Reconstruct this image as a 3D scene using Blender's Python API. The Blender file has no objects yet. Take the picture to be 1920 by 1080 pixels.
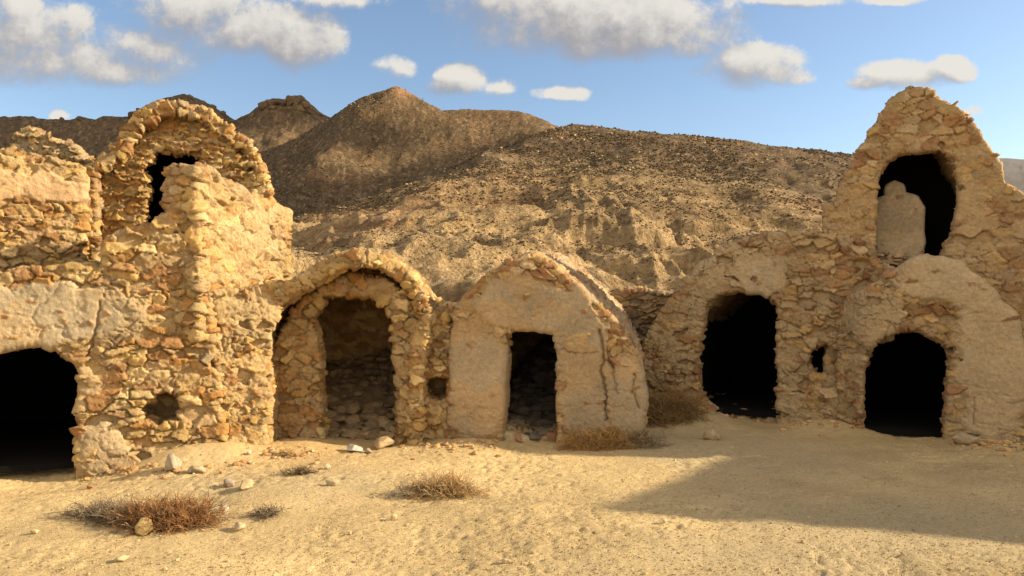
import bpy, math, time
import numpy as np
T0 = time.time()
rad = math.radians
F_PX, CX, HY, EYE = 1390.0, 960.0, 560.0, 1.65     # lens of the survey camera (1920 px wide), eye height
SUN_EL, SUN_AZ = 24.0, 4.0                          # sun to the right, a little behind the walls
C = bpy.context.scene.collection
f32 = np.float32

# ------------------------------------------------------------------ noise
def _h(ix, iy, iz, seed):
    h = (ix.astype(np.int64)*374761393 + iy.astype(np.int64)*668265263 + iz.astype(np.int64)*1440662683 + seed*974634777) & 0xFFFFFFFF
    h = ((h ^ (h >> 13))*1274126177) & 0xFFFFFFFF
    h = ((h ^ (h >> 15))*2246822519) & 0xFFFFFFFF
    return h ^ (h >> 16)

def vnoise(p, seed=0):
    """value noise in 0..1 for an (n,3) array"""
    fl = np.floor(p); fr = p - fl
    i = fl.astype(np.int64)
    w = fr*fr*fr*(fr*(fr*6-15)+10)
    r = 0
    for dx in (0, 1):
        wx = w[:, 0] if dx else 1-w[:, 0]
        for dy in (0, 1):
            wy = wx*(w[:, 1] if dy else 1-w[:, 1])
            for dz in (0, 1):
                wz = wy*(w[:, 2] if dz else 1-w[:, 2])
                r = r + wz*(_h(i[:, 0]+dx, i[:, 1]+dy, i[:, 2]+dz, seed)/4294967295.0)
    return r

def fbm(p, seed=0, oct=4, gain=.5, lac=2.03):
    a, t, s = 1.0, 0.0, 0
    q = np.asarray(p, float)
    for o in range(oct):
        s = s + a*vnoise(q, seed+o*17); t += a; a *= gain
        q = q*lac + 13.7
    return s/t

def ridged(p, seed=0, oct=4, gain=.55):
    a, t, s = 1.0, 0.0, 0
    q = np.asarray(p, float)
    for o in range(oct):
        s = s + a*(1-np.abs(2*vnoise(q, seed+o*31)-1)); t += a; a *= gain
        q = q*2.1 + 7.3
    return s/t

def worley(q, seed, drop=.3):
    """F1, F2, hash of the nearest cell, offset from its centre"""
    n = len(q); b = np.floor(q).astype(np.int64)
    F1 = np.full(n, 9.); F2 = np.full(n, 9.); ID = np.zeros(n, np.int64); VC = np.zeros((n, 3))
    for dx in (-1, 0, 1):
        for dy in (-1, 0, 1):
            for dz in (-1, 0, 1):
                cx, cy, cz = b[:, 0]+dx, b[:, 1]+dy, b[:, 2]+dz
                h = _h(cx, cy, cz, seed)
                v = np.empty((n, 3))
                v[:, 0] = q[:, 0]-cx-.12-.76*(h & 1023)/1023.
                v[:, 1] = q[:, 1]-cy-.12-.76*((h >> 10) & 1023)/1023.
                v[:, 2] = q[:, 2]-cz-.12-.76*((h >> 20) & 1023)/1023.
                d = np.sqrt((v*v).sum(1))
                h2 = _h(cy, cz, cx, seed+77)
                d = np.where(h2/4294967295. < drop, 8., d)
                m = d < F1
                F2 = np.where(m, F1, np.minimum(F2, d))
                F1 = np.where(m, d, F1)
                ID[m] = h2[m]; VC[m] = v[m]
    return F1, F2, ID, VC

def sst(a, b, x):
    t = np.clip((x-a)/(b-a), 0, 1); return t*t*(3-2*t)

# ------------------------------------------------------------------ meshes
def mesh_obj(name, V, Q, mat, parent=None, col=None, smooth=True):
    """V (n,3), Q (m,4) or (m,3)"""
    me = bpy.data.meshes.new(name)
    V = np.ascontiguousarray(V, f32); Q = np.ascontiguousarray(Q, np.int32)
    k = Q.shape[1]
    me.vertices.add(len(V)); me.vertices.foreach_set('co', V.ravel())
    me.loops.add(Q.size); me.loops.foreach_set('vertex_index', Q.ravel())
    me.polygons.add(len(Q)); me.polygons.foreach_set('loop_start', np.arange(0, Q.size, k, dtype=np.int32))
    me.polygons.foreach_set('use_smooth', np.full(len(Q), smooth))
    me.update(calc_edges=True); me.validate()
    if col is not None:
        a = me.color_attributes.new('tone', 'FLOAT_COLOR', 'POINT')
        c = np.ones((len(V), 4), f32); col = np.asarray(col); c[:, :col.shape[1]] = col
        if col.shape[1] == 3: c[:, 3] = 0
        a.data.foreach_set('color', c.ravel())
    me.materials.append(mat)
    o = bpy.data.objects.new(name, me); C.objects.link(o)
    if parent: o.parent = parent
    return o

def tag(o, label=None, cat=None, group=None, kind=None):
    if label: o['label'] = label
    if cat: o['category'] = cat
    if group: o['group'] = group
    if kind: o['kind'] = kind
    return o

def thing(name, label, cat, group=None):
    o = bpy.data.objects.new(name, None); C.objects.link(o); o.empty_display_size = .2
    return tag(o, label, cat, group)

def vnormals(V, Q):
    a = V[Q[:, 2]]-V[Q[:, 0]]; b = V[Q[:, 3]]-V[Q[:, 1]]
    n = np.cross(a, b)
    N = np.zeros_like(V)
    for c in range(3):
        for k in range(4):
            N[:, c] += np.bincount(Q[:, k], weights=n[:, c], minlength=len(V))
    return N/np.maximum(np.linalg.norm(N, axis=1, keepdims=True), 1e-12)

def snets(Fv, ax):
    """surface nets of a scalar field (negative inside) on a tensor grid"""
    S = Fv < 0
    nx, ny, nz = S.shape
    cnt = np.zeros((nx-1, ny-1, nz-1), np.int8)
    for i in (0, 1):
        for j in (0, 1):
            for k in (0, 1):
                cnt += S[i:nx-1+i, j:ny-1+j, k:nz-1+k]
    act = (cnt > 0) & (cnt < 8)
    idx = np.full(act.shape, -1, np.int32)
    I, J, K = np.nonzero(act); n = len(I)
    idx[I, J, K] = np.arange(n)
    acc = np.zeros((n, 3)); w = np.zeros(n)
    xs, ys, zs = ax
    for axis in range(3):
        for a in (0, 1):
            for b in (0, 1):
                o0 = [0, 0, 0]; oth = [t for t in range(3) if t != axis]
                o0[oth[0]] = a; o0[oth[1]] = b
                o1 = list(o0); o1[axis] = 1
                f0 = Fv[I+o0[0], J+o0[1], K+o0[2]]; f1 = Fv[I+o1[0], J+o1[1], K+o1[2]]
                m = (f0 < 0) != (f1 < 0)
                t = np.where(m, f0/np.where(m, f0-f1, 1), 0)
                p = np.stack([xs[I+o0[0]]*(1-t)+xs[I+o1[0]]*t, ys[J+o0[1]]*(1-t)+ys[J+o1[1]]*t, zs[K+o0[2]]*(1-t)+zs[K+o1[2]]*t], 1)
                acc += p*m[:, None]; w += m
    V = acc/w[:, None]
    quads = []
    m = S[:-1, 1:-1, 1:-1] != S[1:, 1:-1, 1:-1]
    i, j, k = np.nonzero(m); j = j+1; k = k+1
    q = np.stack([idx[i, j-1, k-1], idx[i, j, k-1], idx[i, j, k], idx[i, j-1, k]], 1)
    fl = ~S[i, j, k]; q[fl] = q[fl][:, ::-1]; quads.append(q)
    m = S[1:-1, :-1, 1:-1] != S[1:-1, 1:, 1:-1]
    i, j, k = np.nonzero(m); i = i+1; k = k+1
    q = np.stack([idx[i-1, j, k-1], idx[i-1, j, k], idx[i, j, k], idx[i, j, k-1]], 1)
    fl = ~S[i, j, k]; q[fl] = q[fl][:, ::-1]; quads.append(q)
    m = S[1:-1, 1:-1, :-1] != S[1:-1, 1:-1, 1:]
    i, j, k = np.nonzero(m); i = i+1; j = j+1
    q = np.stack([idx[i-1, j-1, k], idx[i, j-1, k], idx[i, j, k], idx[i-1, j, k]], 1)
    fl = ~S[i, j, k]; q[fl] = q[fl][:, ::-1]; quads.append(q)
    return V, np.concatenate(quads)

def poly_sdf(px, py, poly):
    poly = np.asarray(poly, float)
    d = np.full(px.shape, 1e9); ins = np.zeros(px.shape, bool)
    for a, b in zip(poly, np.roll(poly, -1, 0)):
        e = b-a; wx, wy = px-a[0], py-a[1]
        t = np.clip((wx*e[0]+wy*e[1])/max(e@e, 1e-12), 0, 1)
        d = np.minimum(d, (wx-e[0]*t)**2+(wy-e[1]*t)**2)
        c = ((a[1] > py) != (b[1] > py))
        if abs(b[1]-a[1]) > 1e-12:
            ins ^= c & (px < (b[0]-a[0])*(py-a[1])/(b[1]-a[1])+a[0])
    d = np.sqrt(d)
    return np.where(ins, -d, d)

def smax(a, b, k):
    h = np.clip(.5+.5*(a-b)/k, 0, 1)
    return b*(1-h)+a*h+k*h*(1-h)

# ------------------------------------------------------------------ plan of the court
def W(px, Y): return np.array([(px-CX)/F_PX*Y, Y])
def G(px, y, z=0.0):
    """ground point (height z) seen at a survey pixel"""
    Y = F_PX*(EYE-z)/(y-HY); return np.array([(px-CX)/F_PX*Y, Y, z])

class Frame:
    def __init__(s, O, U, D=None):
        s.O = np.asarray(O, float); U = np.asarray(U, float); s.U = U/np.linalg.norm(U)
        s.P = np.array([-s.U[1], s.U[0]])
        s.D = np.array([s.P[0], s.P[1], 0.]) if D is None else np.asarray(D, float)
    def px(s, x, y, d=0.0):
        a = (x-CX)/F_PX; O = s.O + d*s.D[:2]
        # (a t, t) = O + u U
        den = a*s.U[1]-s.U[0]
        # O0+uU0 = a(O1+uU1)
        u = (O[0]-a*O[1])/den
        t = O[1]+u*s.U[1]
        return u, EYE+(HY-y)/F_PX*t - d*s.D[2]
    def poly(s, pts, d=0.0): return [s.px(x, y, d) for x, y in pts]
    def world(s, L):
        o = np.empty_like(L)
        o[:, 0] = s.O[0]+L[:, 0]*s.U[0]+L[:, 1]*s.D[0]
        o[:, 1] = s.O[1]+L[:, 0]*s.U[1]+L[:, 1]*s.D[1]
        o[:, 2] = L[:, 2]+L[:, 1]*s.D[2]
        return o

# ------------------------------------------------------------------ materials
def nodes_of(name):
    m = bpy.data.materials.new(name); m.use_nodes = True
    nt = m.node_tree; nt.nodes.clear()
    return m, nt

def N(nt, t, **kw):
    n = nt.nodes.new(t)
    for k, v in kw.items():
        if k.startswith('i_'):
            key = k[2:]; key = int(key) if key.isdigit() else key.replace('_', ' ')
            n.inputs[key].default_value = v
        else: setattr(n, k, v)
    return n

def mat_toned(name, bump=.5, bdist=.02, s1=22., s2=95., rough=.93, var=.35, base=None, speck=0.0):
    """albedo from the 'tone' attribute (or one colour), broken up by fine grain, with a grainy relief"""
    m, nt = nodes_of(name); L = nt.links.new
    out = N(nt, 'ShaderNodeOutputMaterial'); bs = N(nt, 'ShaderNodeBsdfPrincipled')
    bs.inputs['Roughness'].default_value = rough
    bs.inputs['Specular IOR Level'].default_value = .15
    L(bs.outputs[0], out.inputs[0])
    tc = N(nt, 'ShaderNodeNewGeometry').outputs['Position']
    n1 = N(nt, 'ShaderNodeTexNoise', i_Scale=s1, i_Detail=6., i_Roughness=.65); L(tc, n1.inputs['Vector'])
    n2 = N(nt, 'ShaderNodeTexNoise', i_Scale=s2, i_Detail=4., i_Roughness=.7); L(tc, n2.inputs['Vector'])
    if base is None:
        at = N(nt, 'ShaderNodeAttribute', attribute_name='tone'); c0 = at.outputs['Color']
    else:
        c0 = N(nt, 'ShaderNodeRGB'); c0.outputs[0].default_value = (*base, 1); c0 = c0.outputs[0]
    mr = N(nt, 'ShaderNodeMapRange'); L(n1.outputs['Fac'], mr.inputs['Value'])
    mr.inputs['From Min'].default_value = .25; mr.inputs['From Max'].default_value = .75
    mr.inputs['To Min'].default_value = 1-var; mr.inputs['To Max'].default_value = 1+var
    mr2 = N(nt, 'ShaderNodeMapRange'); L(n2.outputs['Fac'], mr2.inputs['Value'])
    mr2.inputs['From Min'].default_value = .3; mr2.inputs['From Max'].default_value = .7
    mr2.inputs['To Min'].default_value = 1-var*.8; mr2.inputs['To Max'].default_value = 1+var*.8
    mu = N(nt, 'ShaderNodeMath', operation='MULTIPLY'); L(mr.outputs[0], mu.inputs[0]); L(mr2.outputs[0], mu.inputs[1])
    vm = N(nt, 'ShaderNodeVectorMath', operation='SCALE'); L(c0, vm.inputs[0]); L(mu.outputs[0], vm.inputs['Scale'])
    L(vm.outputs[0], bs.inputs['Base Color'])
    ad = N(nt, 'ShaderNodeMath', operation='ADD'); L(n1.outputs['Fac'], ad.inputs[0])
    m5 = N(nt, 'ShaderNodeMath', operation='MULTIPLY', i_1=.45); L(n2.outputs['Fac'], m5.inputs[0]); L(m5.outputs[0], ad.inputs[1])
    bp = N(nt, 'ShaderNodeBump', i_Strength=bump, i_Distance=bdist)
    if base is None:
        ez = N(nt, 'ShaderNodeMath', operation='MULTIPLY_ADD', i_1=-.62*bump, i_2=bump); L(at.outputs['Alpha'], ez.inputs[0]); L(ez.outputs[0], bp.inputs['Strength']); L(ad.outputs[0], bp.inputs['Height'])
    L(bp.outputs[0], bs.inputs['Normal'])
    return m

M_RUB = mat_toned('rubble_masonry', bump=1., bdist=.035, s1=24, s2=85, var=.24)
M_DARK = mat_toned('shade_black_masonry', base=(.004, .0035, .003), var=.2)  # doorway darkness put into a near-black base colour
M_INT = mat_toned('dim_inner_masonry', bump=.9, bdist=.022, s1=22, s2=100, var=.3)
M_GROUND = mat_toned('packed_sand', bump=.8, bdist=.014, s1=34, s2=150, var=.2)
M_ROCK = mat_toned('loose_stone', bump=.6, bdist=.012, s1=30, s2=120, var=.22)
M_HILL = mat_toned('scrub_hillside', bump=1., bdist=1.7, s1=.5, s2=1.9, var=.46)
M_SCRUB = mat_toned('scrub_bushes', bump=0, s1=.5, s2=2, var=.25)
M_TWIG = mat_toned('dry_twigs', bump=0, s1=40, s2=90, var=.25)

# ------------------------------------------------------------------ masonry
PAL = np.array([1.02, .96, .88])*np.array([[.50, .335, .13], [.46, .295, .11], [.54, .385, .175], [.43, .25, .085], [.56, .42, .215], [.40, .225, .08], [.46, .32, .145], [.43, .31, .17], [.50, .34, .135], [.36, .205, .09]])
PAL_R = np.array([1., 1.03, 1.16])*np.array([[.43, .26, .105], [.40, .235, .085], [.46, .295, .13], [.37, .195, .068], [.47, .32, .155], [.34, .18, .07], [.41, .26, .11], [.39, .265, .135], [.44, .27, .10], [.31, .16, .07]])

def seg_dist(u, v, pl):
    d = np.full(u.shape, 9.)
    for a, b in zip(pl[:-1], pl[1:]):
        a = np.array(a); e = np.array(b)-a
        t = np.clip(((u-a[0])*e[0]+(v-a[1])*e[1])/max(e@e, 1e-9), 0, 1)
        d = np.minimum(d, np.hypot(u-a[0]-e[0]*t, v-a[1]-e[1]*t))
    return d

def masonry(L, Nn, fr, seed, scale, fill, blobs, cracks, amp, pal, mort, plas, jd=.034):
    """relief and albedo of rubble walling on local points (u, d, v)"""
    wrp = np.stack([fbm(L*6+3.1, seed+1, 3), fbm(L*6+9.4, seed+2, 3), fbm(L*6+21.7, seed+3, 3)], 1)-.5
    q = (L + wrp*.11)/(np.array(scale)*np.array([.78, .74, .62]))
    F1, F2, ID, VC = worley(q, seed, .42)
    r1 = (ID & 255)/255.; r2 = ((ID >> 8) & 255)/255.; r3 = ((ID >> 16) & 255)/255.; r4 = ((ID >> 24) & 255)/255.
    edge = F2-F1
    g1, g2, gi, gv = worley(L/np.array([.085, .085, .07])+wrp*1.6, seed+40, .15)
    ga, gb, gc = (gi & 255)/255.-.5, ((gi >> 8) & 255)/255.-.5, ((gi >> 16) & 255)/255.-.5
    facet = gc*.013+(gv[:, 0]*ga+gv[:, 2]*gb)*.036
    tilt = (VC[:, 0]*(r1-.5)+VC[:, 2]*(r2-.5)+VC[:, 1]*(r4-.5))*.085
    fine = (fbm(L*26., seed+5, 4, .6)-.5)*.020
    face = np.maximum(.015+.030*r3+tilt+facet, .002)
    face = np.where(r1 < .05, -.045, face*1.0)
    hs = sst(.012, .10, edge)*face+fine-.012*np.exp(-(edge/.04)**2)
    f = np.full(len(L), float(fill)); pl = np.zeros(len(L))
    nf = fbm(L*np.array([2.3, 2.3, 2.6]), seed+6, 5)
    wv = (fbm(L*5., seed+8, 4)-.5)*.26; wu = (fbm(L*5.+40, seed+9, 4)-.5)*.26
    for (x, y, rx, ry, am, gp) in blobs:
        u0, v0 = fr.px(x, y); u1 = fr.px(x+rx, y)[0]; v1 = fr.px(x, y+ry)[1]
        e = np.sqrt(((L[:, 0]+wu-u0)/abs(u1-u0))**2+((L[:, 2]+wv-v0)/abs(v1-v0))**2)
        g = 1-sst(.72, 1.12, e)
        f = f+am*g; pl = np.maximum(pl, gp*g)
    f = f+(nf-.5)*1.05
    smooth = np.clip(pl, 0, 1)
    p1, p2, pi_, pv = worley(L*np.array([26., 26., 26.]), seed+60, .5)
    hm = -.022+np.clip(f, -.3, 1.2)*.066+(fbm(L*13., seed+7, 5, .68)-.5)*.060*(1-.70*smooth)+sst(.5, .1, p1)*.009*(1-.6*smooth)
    hm = np.where((r1 < .05) & (pl < .4), np.minimum(hm, -.03+.02*edge), hm)
    joint = np.exp(-(edge/.042)**2)*sst(.44, .60, fbm(L*3.3, seed+15, 3)+.12*(r1-.5))*(1-sst(.45, .9, smooth))
    hm = hm-joint*jd
    m = 1/(1+np.exp(-np.clip((hs-hm)/.0035, -30, 30)))
    h = np.where(hs > hm, hs, hm)
    if smooth.max() > .3:                                  # hairline network in the plaster
        k1, k2, ki, kv = worley((L+wrp*.10)/np.array([.42, .4, .36]), seed+90, .25)
        hl = np.exp(-((k2-k1)/.022)**2)*sst(.46, .60, fbm(L*2.4+3, seed+91, 3))*smooth
        h = h-hl*.016
        pk = sst(.60, .68, fbm(L*8.+5, seed+92, 4))*smooth   # pitted, flaked spots
        h = h-pk*.010
    rgc = np.random.default_rng(seed)
    for pts, wd, dp in cracks:
        pl_ = [np.array(fr.px(*pts[0]))]
        for a, b in zip(pts[:-1], pts[1:]):
            a, b = np.array(fr.px(*a)), np.array(fr.px(*b)); ln = np.linalg.norm(b-a); m_ = max(2, int(ln/.035))
            for t in np.arange(1, m_+1)/m_:
                pl_.append(a+(b-a)*t+rgc.normal(size=2)*.011)
        dd = seg_dist(L[:, 0]+wrp[:, 0]*.02, L[:, 2]+wrp[:, 2]*.02, pl_)
        ww = wd*(.5+1.1*fbm(L*9., seed+93, 3))
        h = h-dp*np.exp(-(dd/ww)**2)
    c = pal[(r4*len(pal)*.999).astype(int)]*(.72+.5*r1)[:, None]
    mo = np.array(mort)[None]*(1-pl[:, None])+np.array(plas)[None]*pl[:, None]
    bl = (sst(.46, .56, fbm(L*2.2+17, seed+14, 5))*.45*pl)[:, None]
    mo = mo*(1-bl)+np.array(mort)[None]*1.04*bl
    mo = mo*(.86+.4*(fbm(L*3.1+7, seed+12, 4)-.5)+.12*nf)[:, None]
    # light dust and lime that settled on some stones
    lime = sst(.5, .75, fbm(L*1.7+55, seed+13, 4))*.35
    c = c*(1-lime[:, None])+np.array(plas)[None]*1.02*lime[:, None]
    col = c*m[:, None]+mo*(1-m[:, None])
    col = np.clip(col, .01, .9)
    return L+Nn*(h*amp)[:, None], np.concatenate([col, (pl*(1-m))[:, None]], 1)

def slab(name, fr, outer, d0, d1, seed, holes=(), niches=(), res=.0125, parent=None, fill=.3, blobs=(), cracks=(), amp=1.,
         scale=(0.181, 0.172, 0.116), pal=PAL, mort=(.47, .32, .16), plas=(.37, .295, .19), mat=None, rough=.07, shell=None, dplane=0.0,
         fine_d=.32, coarse=.05, front=None, uv=None, k=.035, bulge_=.085):
    po = np.array(uv if uv is not None else fr.poly(outer, dplane))
    po[:, 1] = np.maximum(po[:, 1], -.22)
    u0, v0 = po.min(0)-.14; u1, v1 = po.max(0)+.14
    us = np.arange(u0, u1, res); vs = np.arange(v0, v1, res)
    dmin = d0-.12
    ds = np.concatenate([np.arange(dmin, min(d0+fine_d, d1+.1), res*1.1), np.arange(d0+fine_d, d1+.2, coarse)]) if d1 > d0+fine_d else np.arange(dmin, d1+.12, res*1.1)
    U_, V_ = np.meshgrid(us, vs, indexing='ij')
    P = np.stack([U_.ravel(), np.full(U_.size, seed*1.7), V_.ravel()], 1)
    n1 = (fbm(P*4.2, seed, 4)-.5).reshape(U_.shape)
    f2 = poly_sdf(U_, V_, po)+n1*rough*2+.030*amp
    df = d0 if front is None else front(U_, V_)
    bulge = (fbm(P*1.1+31, seed+3, 3)-.5).reshape(U_.shape)*bulge_
    F3 = smax(f2[:, None, :], np.maximum((df+bulge)[:, None, :]-ds[None, :, None], ds[None, :, None]-d1), k)
    n2 = (fbm(P*6.5+77, seed+4, 4)-.5).reshape(U_.shape)
    for hp in holes:
        fh = poly_sdf(U_, V_, fr.poly(hp, dplane))+n2*rough*.8-.024*amp
        F3 = smax(F3, np.broadcast_to(-fh[:, None, :], F3.shape), .02)
    for hp, dd in niches:
        fh = poly_sdf(U_, V_, fr.poly(hp, dplane))+n2*rough*.8-.024*amp
        F3 = smax(F3, -np.maximum(fh[:, None, :], ds[None, :, None]-dd), .02)
    if shell:
        F3 = smax(F3, np.broadcast_to(-(f2+shell)[:, None, :], F3.shape), .03)
    F3[0], F3[-1] = 1, 1; F3[:, 0], F3[:, -1] = 1, 1; F3[:, :, 0], F3[:, :, -1] = 1, 1
    V, Q = snets(F3.astype(f32), (us, ds, vs))
    # fr axes (u, d, v) are right-handed with v up, d away
    Nn = vnormals(V, Q)
    # make the normals point outwards (towards growing field)
    V2, col = masonry(V, Nn, fr, seed, scale, fill, blobs, cracks, amp, pal, mort, plas)
    ob = mesh_obj(name, fr.world(V2), Q, mat or M_RUB, parent, col)
    print('%-16s %7d verts  %.1fs' % (name, len(V), time.time()-T0))
    return ob

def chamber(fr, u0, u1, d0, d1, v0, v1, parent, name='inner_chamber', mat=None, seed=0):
    """room behind a doorway, its darkness painted into near-black walls: closed shell open to the front, walls 6 cm thick, slightly vaulted"""
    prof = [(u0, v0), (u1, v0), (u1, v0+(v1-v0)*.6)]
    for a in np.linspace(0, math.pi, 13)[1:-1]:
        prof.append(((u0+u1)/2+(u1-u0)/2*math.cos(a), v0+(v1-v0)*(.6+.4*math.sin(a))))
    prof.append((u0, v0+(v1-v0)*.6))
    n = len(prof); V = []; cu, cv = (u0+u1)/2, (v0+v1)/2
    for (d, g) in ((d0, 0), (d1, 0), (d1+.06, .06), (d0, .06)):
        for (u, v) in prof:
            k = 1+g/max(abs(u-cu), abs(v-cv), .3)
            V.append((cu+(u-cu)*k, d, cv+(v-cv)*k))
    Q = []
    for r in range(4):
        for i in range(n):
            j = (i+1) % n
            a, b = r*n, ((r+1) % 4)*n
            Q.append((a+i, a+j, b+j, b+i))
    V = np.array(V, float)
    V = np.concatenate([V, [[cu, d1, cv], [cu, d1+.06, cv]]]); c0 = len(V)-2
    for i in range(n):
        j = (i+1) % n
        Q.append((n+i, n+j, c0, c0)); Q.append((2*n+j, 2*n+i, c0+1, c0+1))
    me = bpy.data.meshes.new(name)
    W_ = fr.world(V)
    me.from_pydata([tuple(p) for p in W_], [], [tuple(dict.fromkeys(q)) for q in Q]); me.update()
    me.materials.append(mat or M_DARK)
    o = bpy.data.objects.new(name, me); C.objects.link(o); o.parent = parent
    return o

GRP = 'vaulted storehouses around the court'
def rot(a): return (math.cos(rad(a)), math.sin(rad(a)))

# ---- left tower -----------------------------------------------------------
LB = Frame(W(410, 7.7), rot(20))
tower = thing('stone_tower', 'sunlit rubble corner tower with black arched doorway at its foot and broken stepped top', 'ruin', GRP)
slab('front_wall', LB, [(-230, 960), (-230, 512), (-60, 500), (0, 508), (20, 498), (60, 492), (100, 498), (150, 496), (186, 500), (184, 446), (206, 438), (270, 422), (290, 400), (318, 394), (324, 384), (342, 377),
     (346, 350), (354, 342), (358, 309), (376, 303), (384, 330), (388, 400), (396, 500), (404, 600), (412, 700), (424, 800), (430, 960)], 0, .64, 11, parent=tower,
     holes=[[(-190, 980), (-190, 720), (-120, 680), (-60, 662), (0, 656), (50, 646), (84, 645), (102, 657), (122, 671), (140, 686), (150, 700), (146, 726), (142, 772), (141, 980)]],
     niches=[([(264, 766), (270, 756), (286, 752), (296, 741), (332, 736), (335, 755), (332, 790), (303, 797), (272, 787)], .47)],
     fill=0.4, blobs=[(100, 590, 160, 62, 1.0, .95), (30, 620, 130, 50, 1.0, .9), (215, 600, 70, 60, .6, .5), (195, 840, 46, 50, .7, .6), (250, 560, 60, 40, .3, .2), (300, 860, 120, 30, .6, .3),
                      (240, 690, 60, 40, .15, .1), (165, 720, 30, 50, .4, .4), (60, 520, 180, 22, -.3, 0)],
     cracks=[([(190, 565), (183, 600), (176, 640), (165, 668)], .007, .05)], scale=(0.215, 0.189, 0.133))
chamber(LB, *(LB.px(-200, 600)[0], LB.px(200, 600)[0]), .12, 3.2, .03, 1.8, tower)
TS = Frame(W(392, 7.72), (.3, .954))
slab('side_wall', TS, [(368, 640), (368, 303), (390, 312), (426, 332), (450, 346), (467, 352), (500, 372), (526, 384), (547, 394), (550, 640)], 0, .42, 12, parent=tower,
     fill=0.56, blobs=[(480, 430, 60, 60, .25, .15)], scale=(0.172, 0.172, 0.146), mort=(.51, .355, .175))
SP = Frame(W(406, 7.74), W(512, 8.06)-W(406, 7.74))
slab('splayed_wall', SP, [(396, 960), (392, 546), (430, 540), (470, 548), (500, 540), (545, 530), (532, 580), (506, 630), (508, 720), (504, 960)], 0, .9, 13, parent=tower,
     fill=0.6, scale=(0.138, 0.172, 0.129), mort=(.51, .355, .175), blobs=[(470, 600, 60, 50, .4, .2)], coarse=.06)

# ---- upper vault above the tower ------------------------------------------
UG = Frame(W(350, 9.0), rot(11), D=(-.36, .95, -.02))
upper = thing('vaulted_storehouse', 'sunlit upper vault of thin coursed stones with a ragged dark doorway, above the tower terrace', 'ruin', GRP)
ug_out = [(156, 560), (157, 400), (158, 340), (164, 316), (207, 281), (222, 260), (237, 236), (267, 215), (296, 203), (326, 197), (348, 193), (370, 197), (393, 210), (419, 228), (444, 249), (472, 270), (488, 296),
          (503, 330), (514, 362), (520, 384), (524, 400), (524, 560)]
uL, uR = UG.px(160, 400)[0], UG.px(520, 400)[0]
slab('vault_shell', UG, ug_out, -.22, 1.9, 21, front=lambda u, v: -.22+.18*sst(uL+.3*(uR-uL), uL+.75*(uR-uL), u), parent=upper, shell=.14, fill=0.3, scale=(0.146, 0.172, 0.120), coarse=.07, rough=.05, fine_d=.5)
slab('facade', UG, [(160, 560), (160, 385), (176, 349), (198, 312), (228, 288), (258, 254), (300, 226), (350, 212), (393, 230), (430, 264), (459, 297), (486, 340), (506, 400), (510, 560)], 0, .15, 22, parent=upper,
     holes=[[(277, 520), (276, 391), (281, 350), (272, 316), (293, 290), (315, 282), (335, 292), (372, 289), (378, 305), (365, 330), (362, 520)]],
     fill=.14, scale=(0.172, 0.155, 0.073), blobs=[(350, 270, 110, 24, -.1, 0)], dplane=0)
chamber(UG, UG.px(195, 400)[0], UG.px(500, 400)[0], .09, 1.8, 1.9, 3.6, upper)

LW = Frame(W(166, 8.38), (.85, .53))
lw = tag(slab('terrace_wall', LW, [(-170, 640), (-170, 268), (-60, 280), (0, 287), (16, 284), (40, 292), (76, 296), (90, 292), (130, 302), (158, 306), (166, 330), (172, 640)], 0, .45, 24,
     fill=.3, blobs=[(60, 350, 170, 30, 1.0, .9), (-90, 346, 140, 30, 1.0, .9), (60, 405, 120, 26, .15, 0)], scale=(0.163, 0.172, 0.112), mort=(.44, .29, .15), plas=(.46, .30, .16)),
     'sunlit wall with a smooth earthen band, left of the upper vault and level with it', 'wall')
FRG = Frame(W(90, 9.6), rot(14))
tag(slab('vault_fragment', FRG, [(14, 270), (28, 246), (58, 240), (100, 252), (132, 268), (160, 294), (152, 304), (120, 300), (84, 292), (60, 330), (20, 330)], 0, .5, 25, fill=.5, scale=(0.138, 0.155, 0.086),
     mort=(.34, .27, .17)), 'grey broken remnant of a curved vault showing above the left wall', 'ruin')

# ---- first low vault: open arch ------------------------------------------------
G1 = Frame(W(665, 8.42), rot(0), D=(-.08, 1, .0))
ga = thing('vaulted_storehouse', 'low vaulted storehouse with a wide open stone arch and rubble inside, beside the tower', 'ruin', GRP)
g1o = [(452, 640), (470, 592), (504, 560), (560, 522), (612, 492), (650, 476), (688, 468), (730, 480), (768, 504), (800, 545), (814, 585), (820, 640), (826, 900), (508, 900), (500, 720)]
g1o = [(490, 960), (488, 700), (480, 640), (482, 596), (504, 560), (560, 522), (612, 490), (650, 474), (688, 468), (730, 479), (768, 504), (800, 545), (812, 590), (806, 640), (798, 700), (794, 960)]
U_L, U_R = G1.px(500, 600)[0], G1.px(815, 600)[0]
slab('vault_shell', G1, g1o, -.45, 3.0, 31, parent=ga, amp=.8, bulge_=.04, shell=.145, fill=0.5, scale=(0.172, 0.172, 0.095), fine_d=.75, coarse=.07, rough=.025,
     front=lambda u, v: -.32+.28*sst(U_L+.55*(U_R-U_L), U_L+.8*(U_R-U_L), u), mort=(.44, .295, .135), blobs=[(506, 740, 34, 150, .2, .2)])
slab('facade', G1, [(508, 960), (506, 660), (540, 582), (600, 532), (660, 510), (720, 520), (780, 560), (804, 604), (797, 700), (792, 960)], 0, .38, 32, parent=ga,
     holes=[[(606, 980), (605, 833), (601, 732), (597, 658), (586, 611), (590, 584), (607, 560), (646, 553), (689, 557), (720, 576), (737, 603), (735, 619), (740, 693), (745, 751), (743, 980)]],
     fill=0.42, scale=(0.181, 0.172, 0.129), blobs=[(560, 700, 30, 110, .25, .1), (660, 540, 80, 16, .5, .2), (770, 690, 30, 60, .35, .2)], pal=PAL*.86, mort=(.37, .23, .105))
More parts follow.
